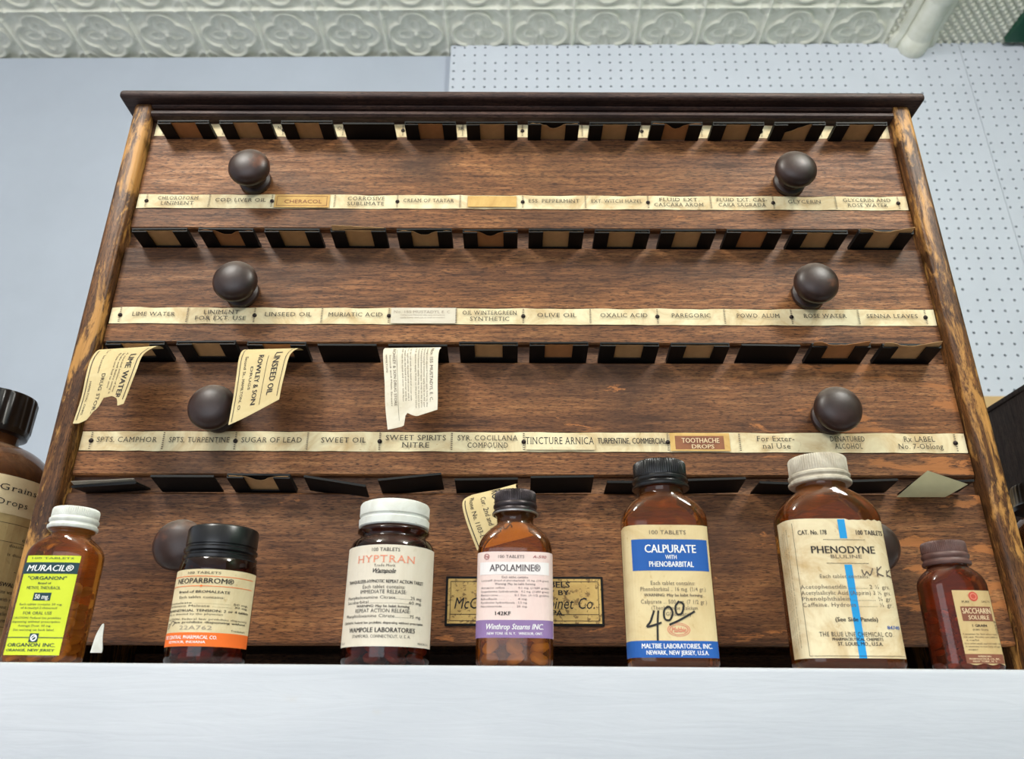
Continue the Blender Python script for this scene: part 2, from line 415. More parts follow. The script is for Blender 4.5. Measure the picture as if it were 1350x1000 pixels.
# pressed leaf collars on the moulding
for q in range(3):
    yy=WALLY-.012-q*.16
    Vc,Fcc=[],[]
    for s_ in range(7):
        t=s_/6; yo=yy-.055*t; k_=1+.16*math.sin(PI*t)
        Vc.append([wallpt(XM+x*k_,yo,CEIL+.006+z*k_-.006) for x,z in prof])
    rows=Vc; kk=len(prof); VV=[p for r in rows for p in r]
    FF=[(j*kk+i,j*kk+i+1,(j+1)*kk+i+1,(j+1)*kk+i) for j in range(6) for i in range(kk-1)]
    mesh('moulding_collar',VV,FF,'tin',t2,True)
# pegboard
PY=1.412
def pegboard(name,x0,x1,z0,z1,hx,hz,label,skip):
    P=.0254; nx0=math.ceil((x0+.004-hx)/P); nx1=math.floor((x1-.004-hx)/P); nz0=math.ceil((z0+.004-hz)/P); nz1=math.floor((z1-.004-hz)/P)
    V=[];Fc=[]
    def quad(a,b,c,d):
        k=len(V); V.extend([(a,PY,c),(b,PY,c),(b,PY,d),(a,PY,d)]); Fc.append((k,k+1,k+2,k+3))
    gx0,gx1=hx+(nx0-.5)*P,hx+(nx1+.5)*P; gz0,gz1=hz+(nz0-.5)*P,hz+(nz1+.5)*P
    gx0=max(gx0,x0);gx1=min(gx1,x1);gz0=max(gz0,z0);gz1=min(gz1,z1)
    if gx0>x0: quad(x0,gx0,z0,z1)
    if gx1<x1: quad(gx1,x1,z0,z1)
    if gz0>z0: quad(gx0,gx1,z0,gz0)
    if gz1<z1: quad(gx0,gx1,gz1,z1)
    rnd=random.Random(skip)
    for i in range(nx0,nx1+1):
        for j in range(nz0,nz1+1):
            cx,cz=hx+i*P,hz+j*P; a,b=max(cx-P/2,gx0),min(cx+P/2,gx1); c,d=max(cz-P/2,gz0),min(cz+P/2,gz1)
            if rnd.random()<(.035 if cz<z1-.11 else .16): quad(a,b,c,d); continue
            k=len(V); n8=8; rr=.0031
            V.extend([(a,PY,c),(b,PY,c),(b,PY,d),(a,PY,d)])
            ang=[PI*1.25+2*PI*q/n8 for q in range(n8)]
            V.extend([(cx+rr*math.cos(t),PY,cz+rr*math.sin(t)) for t in ang]); V.extend([(cx+rr*math.cos(t),PY+.005,cz+rr*math.sin(t)) for t in ang])
            for s_ in range(4):                     # side s_ between corner s_ and s_+1
                h0=k+4+2*s_; h1=k+4+(2*s_+1); h2=k+4+(2*s_+2)%8
                Fc.append((k+s_,k+(s_+1)%4,h2,h1)); Fc.append((k+s_,h1,h0))
            for q in range(n8): Fc.append((k+4+q,k+4+(q+1)%n8,k+12+(q+1)%n8,k+12+q))
    for (a,c),(b,d) in (((x0,z0),(x0,z1)),((x0,z1),(x1,z1)),((x1,z1),(x1,z0)),((x1,z0),(x0,z0))):
        k=len(V); V.extend([(a,PY,c),(b,PY,d),(b,PY+.022,d),(a,PY+.022,c)]); Fc.append((k,k+1,k+2,k+3))
    me=bpy.data.meshes.new(name); me.from_pydata(V,[],Fc); me.update()
    o=link(name,me,'peg'); o.rotation_euler.z=YAW; tag(o,label,'pegboard'); return o
pl=(iw@at(593,90,PY)).x; ps=(iw@at(1275,100,PY-.015)).x; pt=at(800,58,PY-.005).z; pb=at(1295,521,PY-.018).z
pegboard('pegboard_panel',pl,ps-.0006,pb,pt,pl+.009,pt-.008,'wide pale blue-grey pegboard panel hung beside the bare wall',3)
pegboard('pegboard_panel',ps+.0006,XR+.03,pb,pt+.002,ps+.007,pt-.004,'narrow pale blue-grey pegboard panel against the dark green wall',5)
tb=struct(bevel_mesh('trim_1',boxdata(pl,XR+.03,PY-.004,WALLY,pb-.16,pb-.001),'tan',None,.0015,2)); tb.rotation_euler.z=YAW

# ------------------------------------------------------------------ the shelf
SH=ZC+.0201; SF=.41
sh=empty('shelf',(0,.7,SH),'white painted wooden shelf with a deep front board under the old cabinet','shelf')
def wbox(name,x0,x1,y0,y1,z0,z1,mat,parent,w=.0015):
    "box given in world coordinates under a parent Empty without rotation"
    b=parent.location; v,f=boxdata(x0-b.x,x1-b.x,y0-b.y,y1-b.y,z0-b.z,z1-b.z); return bevel_mesh(name,(v,f),mat,parent,w,2)
wbox('front_board',-1.0,1.0,SF,SF+.022,SH-.14,SH,'shelf',sh,.0022)
wbox('shelf_board',-1.0,1.0,SF+.0215,1.30,SH-.022,SH,'shelf',sh)
for x in (-.98,.96): wbox('upright',x,x+.022,SF+.03,1.28,0,SH-.0215,'shelf',sh)

# ------------------------------------------------------------------ the label cabinet (local frame: x centre, y=0 face plane, z=0 shelf)
CX,CY=.0095,.52
cab=empty('label_cabinet',(CX,CY,SH+.0014),'dark worn wooden label cabinet with four knobbed drawers and rows of black holders','cabinet',rot=(0,R(-.28),0))
zr=lambda z:(z-20.1)/1000                    # mm above camera -> m above shelf
HW=.318
Vv,ff=[],[]
def side(sx):
    a,b=(-HW-.0155,-HW) if sx<0 else (HW,HW+.0155)
    v,f=boxdata(a,b,-.009,.24,0,zr(477)); return bevel_mesh('side_panel',(v,f),'side',cab,.0035,3)
side(-1); side(1)
DR=[(446,354.7,388,373.5),(337,252,282.5,267.5),(236.5,149,181.7,166),(136.5,36.7,None,None)]
def drawer(i):
    zt,zb,s1,s0=DR[i]; zt,zb=zr(zt),zr(zb); e=.0012
    p=[(0.012,zb),(e,zb),(0,zb+e)]
    if s1: p+=[(0,zr(s0)),(.0012,zr(s0)),(.0012,zr(s1)),(0,zr(s1))]
    p+=[(0,zt-e),(e,zt),(.012,zt)]
    d=mesh('drawer',*extrude_x(p,-HW+.0012,HW-.0012),'drawer%d'%i,cab)
    zc=(zt+zb)/2 + (.010 if i==3 else 0)
    for sx in (-1,1):
        prof=[(0,.0122),(.002,.0132),(.0042,.0126),(.0055,.0102),(.0085,.0090),(.0115,.0104),(.0140,.0145),(.0165,.0163),(.0195,.0167),(.0225,.0156),(.0250,.0128),(.0268,.0085),(.0275,.002)]
        V,Fc=lathe(prof,32)
        xk=(-.2215,-.2175,-.2190,-.2255)[i] if sx<0 else (.2210,.2210,.2205,.228)[i]
        V=[(x+xk,-z+.0003,y+zc) for x,y,z in V]
        mesh('knob',V,Fc,'knob',d,True)
    return d
drs=[drawer(i) for i in range(4)]
# drip of white paint at the foot of the lowest drawer
p0=at(120,858,CY); pz0=zr((p0.z-ZC)*1000)-.001
pts=curve_pts([(0,0),(.0012,.010),(.0036,.0168),(.0052,.0172),(.0058,.010),(.0072,.002),(.0070,0)],4); kk=len(pts)
V=[(x_+p0.x-CX,-.0007,z_+pz0) for x_,z_ in pts]+[(x_+p0.x-CX,.0004,z_+pz0) for x_,z_ in pts]
mesh('paint_drip',V,[tuple(range(kk)),tuple(range(2*kk-1,kk-1,-1))]+[(i,(i+1)%kk,kk+(i+1)%kk,kk+i) for i in range(kk)],'capwhite',drs[3])
for za,zb in ((354.7,337),(252,236.5),(149,136.5)):
    mesh('rail',*boxdata(-HW,HW,.006,.020,zr(zb)-.001,zr(za)+.001),'rail',cab)
mesh('rail',*boxdata(-HW,HW,.0015,.02,zr(446.3),zr(466)),'rail',cab)
mesh('plinth',*boxdata(-HW,HW,.150,.170,0,zr(40.0)),'base',cab)
mesh('back_panel',*boxdata(-HW,HW,.225,.236,.002,zr(476)),'base',cab)
# cornice
tp=zr(476.8)
corn=bevel_mesh('cornice',boxdata(-HW-.0265,HW+.0265,-.0165,.25,tp,tp+.0080),'cornice',cab,.0034,4)
mp=[(.02,zr(463.8)),(-.001,zr(463.8)),(-.006,zr(464.6)),(-.0078,zr(466.2)),(-.0078,zr(468.6)),(-.0066,zr(470.2)),(-.0035,zr(470.8)),(-.0035,zr(471.8)),(-.0072,zr(472.1)),(-.0088,zr(473.2)),(-.0088,zr(474.6)),(-.0076,zr(475.4)),(-.0040,zr(475.7)),(-.0040,zr(477)),(.02,zr(477))]
mesh('moulding',*extrude_x(mp,-HW,HW),'cornice',corn)
# name strips
PITCH=.0514
def fmap(x,z,off): return (x,-off,z)
STR=[[], 
 [('CHLOROFORM','LINIMENT'),('COD LIVER OIL',),None,('CORROSIVE','SUBLIMATE'),('CREAM OF TARTAR',),None,('ESS. PEPPERMINT',),('EXT. WITCH HAZEL',),('FLUID EXT.','CASCARA AROM.'),('FLUID EXT. CAS-','CARA SAGRADA'),('GLYCERIN',),('GLYCERIN AND','ROSE WATER')],
 [('LIME WATER',),('LINIMENT','FOR EXT. USE'),('LINSEED OIL',),('MURIATIC ACID',),None,('OIL WINTERGREEN','SYNTHETIC'),('OLIVE OIL',),('OXALIC ACID',),('PAREGORIC',),('POWD. ALUM',),('ROSE WATER',),('SENNA LEAVES',)],
 [('SPTS. CAMPHOR',),('SPTS. TURPENTINE',),('SUGAR OF LEAD',),('SWEET OIL',),('SWEET SPIRITS','NITRE'),('SYR. COCILLANA','COMPOUND'),('TINCTURE ARNICA',),('TURPENTINE, COMMERCIAL',),None,('For Exter-','nal Use'),('DENATURED','ALCOHOL'),('Rx LABEL','No. 7-Oblong')]]
def strip(row,z0,z1):
    Y0=-.0004 if row else .0013                     # in front of the groove floor / on the top rail
    rnd=random.Random(row+20); N=60
    top=[z1-.0003-.0006*rnd.random() for _ in range(N+1)]; bot=[z0+.0003+.0006*rnd.random() for _ in range(N+1)]
    xs=[-HW+.002+(2*HW-.004)*i/N for i in range(N+1)]
    V=[(x,Y0,b) for x,b in zip(xs,bot)]+[(x,Y0-.0004*math.sin(i*1.3),t) for i,(x,t) in enumerate(zip(xs,top))]
    V+=[(x,Y0+.0007,z) for x,_,z in V]; k=N+1
    Fc=[(i,i+1,k+i+1,k+i) for i in range(N)]+[(2*k+i,3*k+i,3*k+i+1,2*k+i+1) for i in range(N)]
    Fc+=[(i,2*k+i,2*k+i+1,i+1) for i in range(N)]+[(k+i,k+i+1,3*k+i+1,3*k+i) for i in range(N)]
    st=mesh('label_strip',V,Fc,'strip',cab); mp_=lambda x,z,off:(x,Y0-.0006-off,z)
    inks=[];zc=(z0+z1)/2;h=z1-z0
    for t in range(13):
        x=(t-6)*PITCH
        if row==3 and t in (7,10,11): continue
        printed('divider_line',[rect2d(x-.0006,x+.0006,z0+h*(.10+.095*q),z0+h*(.10+.095*q+.045)) for q in range(9)],mp_,.00035,'faint',st)
        if t%2==0:
            V,Fc=lathe([(0,.0017),(.0006,.0016),(.0011,.0010),(.0013,.0003)],12)
            mesh('tack',[(a+x,-c+Y0-.0003,b+zc) for a,b,c in V],Fc,'tack',st,True)
    for k_,tx_ in enumerate(STR[row]):
        if not tx_: continue
        x=(k_-5.5)*PITCH; inks=[]
        stl='s' if row<3 or k_ not in (7,) else 'b'
        for l,s_ in enumerate(tx_):
            w=min(.0415,.0030*len(s_)+.003); hh=.0034
            if row==3: hh=.0038; w=min(.043,.0031*len(s_)+.004)
            if row==3 and k_ in (6,): w,hh=.049,.0052
            if row==3 and k_ in (7,): w,hh=.049,.0043
            if row==3 and k_>=9: w=.0024*len(s_)+.003
            z=zc+(0 if len(tx_)==1 else (.0026 if l==0 else -.0026))*(h/.015)+ (.0008 if len(tx_)==1 else 0)
            inks.append(text2d(s_,x,z,w,hh,stl))
        printed('lettering',inks,mp_,.00040,'ink',st)
    if row==0:
        for k_,s_ in ((2,'NEA'),(3,'OIL'),(5,'IR'),(9,'CA'),(10,'CA'),(11,'C')): printed('lettering',[text2d(s_,(k_-6)*PITCH-.001,zc+.002,.0028*len(s_),.0032,'s')],mp_,.0004,'ink',st)
    def patch(k_,x0,x1,a,b,mat,lift=0):
        x=(k_-5.5)*PITCH; return printed('pasted_label',[rect2d(x+x0*PITCH,x+x1*PITCH,z0+h*a,z0+h*b,4,2)],mp_,.0003+lift,mat,st)
    if row==1:
        patch(2,-.46,.42,.06,.94,'pasted'); x=-3.5*PITCH
        z_a,z_b=z0+h*.17,z0+h*.83; xa,xb_=x-.42*PITCH,x+.38*PITCH
        fl=[rect2d(xa,xb_,z_a,z_a+.0003),rect2d(xa,xb_,z_b-.0003,z_b),rect2d(xa,xa+.0003,z_a,z_b),rect2d(xb_-.0003,xb_,z_a,z_b)]
        printed('lettering',fl+[text2d('CHERACOL',x,zc-.0006,.0305,.0034,'r')],mp_,.0005,'browni',st)
        patch(5,-.38,.40,.14,.88,'pasted')
    if row==2:
        patch(4,-.47,.50,.06,.95,'hang2')
        x=-1.5*PITCH
        printed('lettering',[text2d('No. 155 MUSTADYL E. C.',x,zc+.0032,.044,.0022,'s')]+[text2d(s_,x,zc+.0006-.0022*i,.034,.0011,'r') for i,s_ in enumerate(('Compound External Use only Directions','apply freely and rub in well as needed'))],mp_,.0005,'ghost',st)
    if row==3:
        patch(6,-.47,.49,.12,.84,'strip'); patch(8,-.47,.36,.08,.94,'pasted'); patch(8,-.40,.28,.16,.80,'brownlab',.00006)
        patch(8,-.29,.22,.40,.74,'browni',.00012)
        printed('lettering',[text2d('TOOTHACHE',(2.5)*PITCH-.0024,zc+.0012,.027,.0036,'b'),text2d('DROPS',(2.5)*PITCH-.0010,zc-.0033,.016,.0030,'b')],mp_,.0006,'tanink',st)
strip(0,zr(448.8),zr(463.2)); strip(1,zr(373.5),zr(388)); strip(2,zr(267.5),zr(282.5)); strip(3,zr(166),zr(181.7))
# name plate
npz0,npz1=zr(48.1),zr(79.7); npx=.052
plate=bevel_mesh('nameplate',boxdata(-npx,npx,-.0012,.0004,npz0,npz1),'black',cab,.0004,1)
mp_=lambda x,z,off:(x,-.0012-off,z)
printed('gilt_face',[rect2d(-npx+.0016,npx-.0016,npz0+.0016,npz1-.0016)],mp_,.0002,'gilt',plate)
a,b,c,d=-npx+.0032,npx-.0032,npz0+.0032,npz1-.0032
bl=[rect2d(a,b,c,c+.0003),rect2d(a,b,d-.0003,d),rect2d(a,a+.0003,c,d),rect2d(b-.0003,b,c,d),rect2d(a,b,npz0+.0072,npz0+.0075)]
H_=npz1-npz0
bl+=[text2d('GUMMED LABELS',.004,npz1-H_*.17,.052,.0036,'b'),text2d('MADE ONLY BY',.0065,npz1-H_*.33,.046,.0031,'b'),
     text2d('McCourt Label Cabinet Co.',0,npz1-H_*.545,.092,.0070,'r',.25),text2d('BRADFORD, PA.',.004,npz1-H_*.74,.044,.0034,'b')]
printed('lettering',bl,mp_,.0004,'pen',plate)

# ------------------------------------------------------------------ label holders
HOLDW,HOLDD=.0428,.0222
def holder_mesh(win_in):
    w=HOLDW/2; d=HOLDD; t=.0010; g=.0112
    parts=[boxdata(-w,-w+g,-d,0,-t,0),boxdata(w-g,w,-d,0,-t,0),boxdata(-w,w,-d,0,.0016,.0024),
           boxdata(-w,-w+.0008,-d,0,0,.0016),boxdata(w-.0008,w,-d,0,0,.0016)]
    if win_in>0: parts.append(boxdata(-w+g,w-g,-win_in,0,-t,0))
    parts.append(boxdata(-w,w,-d-.0004,-d,.0010,.0024))
    V,Fc=join(*parts)
    me=bpy.data.meshes.new('label_holder'); me.from_pydata(V,[],Fc); me.update(); me.materials.append(M['black']); return me
def tilt_box(me):
    return me
HM=[holder_mesh(v) for v in (.0004,.0030,.0065,.0030)]
def full_mesh():
    w=HOLDW/2; V,Fc=join(boxdata(-w,w,-HOLDD,0,-.0006,.0004),boxdata(-w,w,-HOLDD-.0004,-HOLDD,-.0008,.0008))
    me=bpy.data.meshes.new('label_holder'); me.from_pydata(V,[],Fc); me.update(); me.materials.append(M['black']); return me
HF=full_mesh()
def paper_mesh(seed,mode):
    rnd=random.Random(seed); N=14; w=HOLDW/2-.0012; V=[];Fc=[]
    for i in range(N+1):
        u=i/N; x=-w+2*w*u
        if mode=='flat': y=-HOLDD+.0008+.0003*rnd.random(); z=.0006
        elif mode=='torn': y=-HOLDD-.0004+.0055*math.exp(-((u-.5)/.16)**2)+.0012*rnd.random(); z=.0004
        elif mode=='tall': y=-HOLDD-.0042+.0030*u+.0006*rnd.random(); z=.0022
        elif mode=='half': y=-HOLDD+.016*max(0,(.72-u))/.72*(u<.72)+.001*rnd.random(); z=.0004
        elif mode=='curl': y=-HOLDD-.0010-.0045*max(0,u-.55)/.45-.002*(u<.22)+.001*rnd.random(); z=.0004+.0022*max(0,u-.55)+.001*(u<.2)
        V+=[(x,y,z),(x,y+.004,.0007),(x,0.001,.0007)]
    k=3*(N+1); V+=[(x,y,z+.0003) for x,y,z in V]
    for i in range(N):
        for j in range(2):
            a=3*i+j; Fc.append((a,a+3,a+4,a+1)); Fc.append((k+a,k+a+1,k+a+4,k+a+3))
        Fc.append((3*i,k+3*i,k+3*i+3,3*i+3))
    me=bpy.data.meshes.new('label_paper'); me.from_pydata(V,[],Fc); me.update(); return me
PM={m:[paper_mesh(11*j+len(m),m) for j in range(3)] for m in ('flat','torn','tall','half','curl')}
cnt=0
def holder(row,k,zin,tilt,mode,mat='kraft',roll=0,dx=0,dy=0,dz=0,rz=0):
    global cnt; cnt+=1
    h=bpy.data.objects.new('label_holder',HF if mode is None else HM[row]); C.objects.link(h); h.parent=cab
    h.location=((k-5.5)*PITCH*1.002+dx,.0045+dy,zin+dz); h.rotation_euler=(R(-tilt),R(roll),R(rz))
    if mode:
        p=bpy.data.objects.new('label_paper',PM[mode][cnt%3].copy()); p.data.materials.append(M[mat]); C.objects.link(p); p.parent=h
modes=[['flat','flat','flat',None,'flat','flat','torn','flat','torn','flat','half','flat'],
       ['flat','torn','flat','tall','torn','torn','flat','flat','flat','flat','flat','curl'],
       ['flat','flat','flat',None,None,'flat','flat','flat','flat',None,'curl','curl'],
       [None,None,'torn',None,None,None,None,None,None,None,None,None]]
ZI=[zr(447.2),zr(339),zr(238.6),zr(138.5)]
for row in range(3):
    for k in range(12):
        mt='kraft2' if (row*5+k*7)%4==0 else 'kraft'
        holder(row,k,ZI[row],[0,4,10][row]+random.uniform(-1.5,1.5),modes[row][k],mt,random.uniform(-.8,.8))
r4=[(-4,-4,0),(12,0,0),(11,.5,0),(9,9,-.002),(12,-6,0),(8,-1,0),(13,-1,0),(6,0,-.001),(9,-2,0),(4,2,-.001),(7,-2,0),(5,-3,0)]
for k,(tl,ro,dz) in enumerate(r4):
    holder(3,k,ZI[3],tl,modes[3][k],'kraft',ro,0,0,dz)
    if k==0:                                        # a grey label lies in the drooping first holder
        p=bpy.data.objects.new('label_paper',PM['tall'][0].copy()); p.data.materials.append(M['greypaper']); C.objects.link(p); p.parent=C.objects[-2] if False else [o for o in cab.children if o.name.startswith('label_holder')][-1]; p.location=(0,0,.0004)

# ------------------------------------------------------------------ hanging labels
def sheet(name,rows,tend,mat,label,lines,rules,inkmat='ink',thick=.0002,group=None,nu=24,nt=36):
    """rows: (t,(px,py),(px,py),Y) left/right edge in the photo with its distance; tend: [(u,t_end)] torn lower edge"""
    ts=[r[0] for r in rows]; L=[at(*r[1],r[3]) for r in rows]; Rr=[at(*r[2],r[4] if len(r)>4 else r[3]) for r in rows]
    def interp(P,t):
        t=max(0,min(1,t)); i=0
        while i<len(ts)-2 and t>ts[i+1]: i+=1
        s=(t-ts[i])/(ts[i+1]-ts[i])
        p0=P[max(0,i-1)]; p1=P[i]; p2=P[i+1]; p3=P[min(len(P)-1,i+2)]
        m1=(p2-p0)*.5; m2=(p3-p1)*.5
        return (2*s**3-3*s*s+1)*p1+(s**3-2*s*s+s)*m1+(-2*s**3+3*s*s)*p2+(s**3-s*s)*m2
    org=interp(L,0).lerp(interp(Rr,0),.5)
    def S_(u,t): return interp(L,t).lerp(interp(Rr,t),u)-org
    def nrm(u,t):
        e=.02; a=S_(u+e,t)-S_(u-e,t); b=S_(u,min(1,t+e))-S_(u,max(0,t-e)); n_=a.cross(b).normalized()
        return n_ if n_.y<0 else -n_
    def te(u):
        for (a,b),(c,d) in zip(tend,tend[1:]):
            if a<=u<=c: return b+(d-b)*(u-a)/max(1e-6,c-a)
        return tend[-1][1]
    V=[S_(i/nu,te(i/nu)*j/nt) for j in range(nt+1) for i in range(nu+1)]
    Nn=[nrm(i/nu,te(i/nu)*j/nt) for j in range(nt+1) for i in range(nu+1)]
    k=len(V); V2=V+[v-n_*thick for v,n_ in zip(V,Nn)]
    q=[(j*(nu+1)+i,j*(nu+1)+i+1,(j+1)*(nu+1)+i+1,(j+1)*(nu+1)+i) for j in range(nt) for i in range(nu)]
    Fc=q+[tuple(k+a for a in reversed(f)) for f in q]
    o=empty(name,org,label,'paper label',group)
    sh_=mesh('sheet',V2,Fc,mat,o,'all')
    fl=[]
    for s_,uc,tc,lt,hu,stl in lines:               # text runs down the sheet, tops of the letters to the right
        v,f=text2d(s_,0,0,lt,hu,stl); fl.append(([(uc+p[1],tc+p[0],p[2]) for p in v],f))
    for u0_,u1_,t0_,t1_ in rules: fl.append(rect2d(u0_,u1_,t0_,t1_,1,12))
    fl2=[]
    for v,f in fl:                                  # keep what lies on the torn sheet
        f2=[q_ for q_ in f if all(0<=v[i][0]<=1 and v[i][1]<te(v[i][0])-.01 for i in q_)]
        fl2.append((v,f2))
    printed('lettering',fl2,lambda u,t,off:S_(u,t)+nrm(u,t)*off,.00025,inkmat,sh_)
    return o
sheet('hanging_label',[(0,(146,462),(216,459),.503),(.12,(130,461),(207,456),.493),(.26,(120,473),(189,467),.487),(.45,(114,492),(179,490),.482),(.72,(107,524),(166,524),.479),(1,(96,558),(152,558),.476)],
  [(0,1),(.12,1.0),(.30,.94),(.36,.86),(.45,.82),(.50,.72),(.68,.70),(.82,.73),(.86,.80),(1,.78)],'hang','yellowed lime water label curling down over the cabinet\'s worn side',
  [('LIME WATER',.80,.485,.48,.105,'b'),('A saturated solution of lime',.66,.44,.44,.035,'r'),('Shake well before using it',.59,.45,.46,.035,'r'),('Dose one half to one',.52,.42,.40,.035,'r'),('DRUG STORE',.36,.67,.42,.07,'r'),('Cor. 2nd and Adams',.24,.30,.30,.035,'r'),('HAMILTON, OHIO',.13,.72,.34,.04,'r')],
  [(.05,.065,.1,.95),(.93,.945,.1,.95)])
sheet('hanging_label',[(0,(332,462),(400,461),.503),(.12,(321,461),(393,459),.494),(.26,(315,472),(382,468),.488),(.5,(311,500),(375,493),.483),(.75,(307,527),(370,515),.480),(1,(301,560),(365,544),.477)],
  [(0,1),(1,.84)],'hang','yellowed linseed oil label hanging over a drawer knob',
  [('LINSEED OIL',.76,.49,.56,.12,'b'),('ROWLEY & SON',.44,.54,.60,.095,'b'),('DRUGS',.30,.52,.28,.05,'r'),('Second St., HAMILTON, O.',.16,.56,.62,.055,'r')],
  [(.05,.062,.1,.97),(.93,.942,.1,.80),(.58,.588,.25,.85)])
sheet('hanging_label',[(0,(512,460),(582,459),.503),(.1,(507,459),(581,458),.495),(.2,(505,468),(578,467),.490),(.5,(507,503),(577,500),.487),(.75,(508,535),(577,528),.485),(1,(511,566),(576,562),.484)],
  [(0,1),(.33,.96),(.36,.87),(.40,.83),(.52,.86),(.6,.87),(1,.83)],'hang2','torn grey label dense with small print hanging from a holder',
  [('No. 155 MUSTADYL E. C.',.88,.44,.62,.055,'r')]+[('Compound mustard liniment apply freely to the parts twice daily rub'[i*3:i*3+46],.80-.052*i,.46,.68,.026,'r') for i in range(5)]+[('rub in well with the hand and cover with flannel for best relief'[i*2:i*2+40],.50-.05*i,.42,.60,.026,'r') for i in range(4)]+[('ROWLEY & SON DRUG STORE',.20,.45,.62,.05,'r'),('Second and Main Streets',.13,.48,.56,.028,'r'),('HAMILTON',.06,.30,.2,.03,'r')],
  [(.245,.25,.15,.9)],'faint')
sheet('hanging_label',[(0,(622,652),(686,637),.497),(.2,(610,661),(680,640),.490),(.5,(614,685),(690,665),.486),(1,(629,725),(705,705),.484)],
  [(0,1),(1,1)],'hang','cream druggist label hanging behind the pink-labelled bottle',
  [('ROWLEY\'S',.62,.47,.62,.16,'b'),('Cor. 2nd and Main',.38,.55,.62,.09,'r'),('Phone No. 1103-L',.17,.50,.62,.08,'r')],[(.04,.055,.2,1)])
sheet('hanging_label',[(0,(1182,655),(1246,655),.504),(.4,(1198,641),(1257,649),.498),(1,(1223,620),(1276,638),.492)],[(0,1),(1,1)],'olive','blank olive paper flap sticking out of a holder above the small red-capped bottle',[],[],nt=12)

# ------------------------------------------------------------------ bottles
class Sect:
    "body cross-section (superellipse) with arc length measured from the front centre, + to the right"
    def __init__(s,a,b,n):
        s.a,s.b,s.n=a,b,n; N=1440
        ang=np.linspace(-PI,PI,N+1); s.P=np.array([s.pt(t) for t in ang])
        L=np.concatenate([[0],np.cumsum(np.hypot(*np.diff(s.P,axis=0).T))]); s.L=L-L[N//2]
    def pt(s,t):
        c,si=math.cos(t),math.sin(t); e=2/s.n
        return (s.a*math.copysign(abs(si)**e,si),-s.b*math.copysign(abs(c)**e,c))
    def at(s,u):
        x=np.interp(u,s.L,s.P[:,0]); y=np.interp(u,s.L,s.P[:,1])
        d=.0006; x1=np.interp(u+d,s.L,s.P[:,0]);y1=np.interp(u+d,s.L,s.P[:,1]);x0=np.interp(u-d,s.L,s.P[:,0]);y0=np.interp(u-d,s.L,s.P[:,1])
        tx_,ty_=x1-x0,y1-y0; l=math.hypot(tx_,ty_); return x,y,ty_/l,-tx_/l
    def map(s,u,z,off):
        x,y,nx,ny=s.at(u); return (x+nx*off,y+ny*off,z)
def loft(rows,seg=64):
    "rows of (z,a,b,n)"
    out=[]
    for z,a,b,n_ in rows:
        r=[]
        for i in range(seg):
            t=2*PI*i/seg; c,si=math.cos(t),math.sin(t); e=2/n_
            r.append((a*math.copysign(abs(c)**e,c),b*math.copysign(abs(si)**e,si),z))
        out.append(r)
    return rings(out)
def body_rows(a,b,n_,zs,zn,rn,ztop,bead=True):
    rows=[(0,a*.90,b*.88,n_),(.0008,a*.95,b*.94,n_),(.0025,a*.99,b*.985,n_),(.0045,a,b,n_),(zs*.5,a,b,n_),(zs,a,b,n_)]
    for k in range(1,11):
        t=k/10*PI/2; c=math.cos(t); f=c**1.0; sq=k/10
        if n_>2: f=(1-sq**2.5)**1.12; rows.append((zs+(zn-zs)*sq,rn+(a-rn)*f,rn+(b-rn)*f,2+(n_-2)*f**.8)); continue
        rows.append((zs+(zn-zs)*math.sin(t)**1.15,rn+(a-rn)*f,rn+(b-rn)*f,2+(n_-2)*f**.8))
    rows+=[(zn+.0015,rn,rn,2)]
    if bead: rows+=[(ztop-.0105,rn,rn,2),(ztop-.0095,rn+.0016,rn+.0016,2),(ztop-.0080,rn+.0018,rn+.0018,2),(ztop-.0070,rn,rn,2)]
    rows+=[(ztop,rn,rn,2)]
    return rows
def pills(name,x,y,z,sec,h,r,hh,mat,label,seed):
    rnd=random.Random(seed); V=[];Fc=[]
    base,bf=lathe([(-hh,r*.55),(-hh*.6,r*.92),(0,r),(hh*.6,r*.92),(hh,r*.55)],10)
    zz=hh*1.8
    while zz<h:
        sx=sec.a-.0028-r; sy=sec.b-.0028-r; step=r*2.05
        nx=max(1,int(2*sx/step)); ny=max(1,int(2*sy/step))
        for i in range(nx+1):
            for j in range(ny+1):
                px_=-sx+2*sx*i/nx+rnd.uniform(-.0008,.0008); py_=-sy+2*sy*j/ny+rnd.uniform(-.0008,.0008)
                if (abs(px_)/(sx+.0006))**sec.n+(abs(py_)/(sy+.0006))**sec.n>(1.12 if sec.n<3 else 1.9): continue
                if zz>h-hh*3 and rnd.random()<.45: continue
                m=Matrix.Rotation(rnd.uniform(-.7,.7),3,'X')@Matrix.Rotation(rnd.uniform(-.7,.7),3,'Y'); k=len(V)
                V+=[m@Vector(p)+Vector((px_,py_,zz)) for p in base]; Fc+=[tuple(q+k for q in f) for f in bf]
        zz+=hh*2.5
    o=mesh(name,V,Fc,mat,None,True,(x,y,z)); tag(o,label,'tablets',None,'stuff'); return o
def cap(o,profile,z,mat,knurl=None,rim=None):
    V,Fc=lathe([(zz+z,r) for zz,r in profile],300 if knurl else 48,(knurl[0]+z-1e-6,knurl[1]+z+1e-6,knurl[2],knurl[3]) if knurl else None)
    c_=mesh('cap',V,Fc,mat,o,True)
    if rim:
        V,Fc=lathe([(z+rim[0],rim[2]-.0006),(z+rim[0]+.0003,rim[2]),(z+rim[1]-.0003,rim[2]),(z+rim[1],rim[2]-.0006)],48); mesh('cap_rim',V,Fc,'rim',c_,True)
    return c_
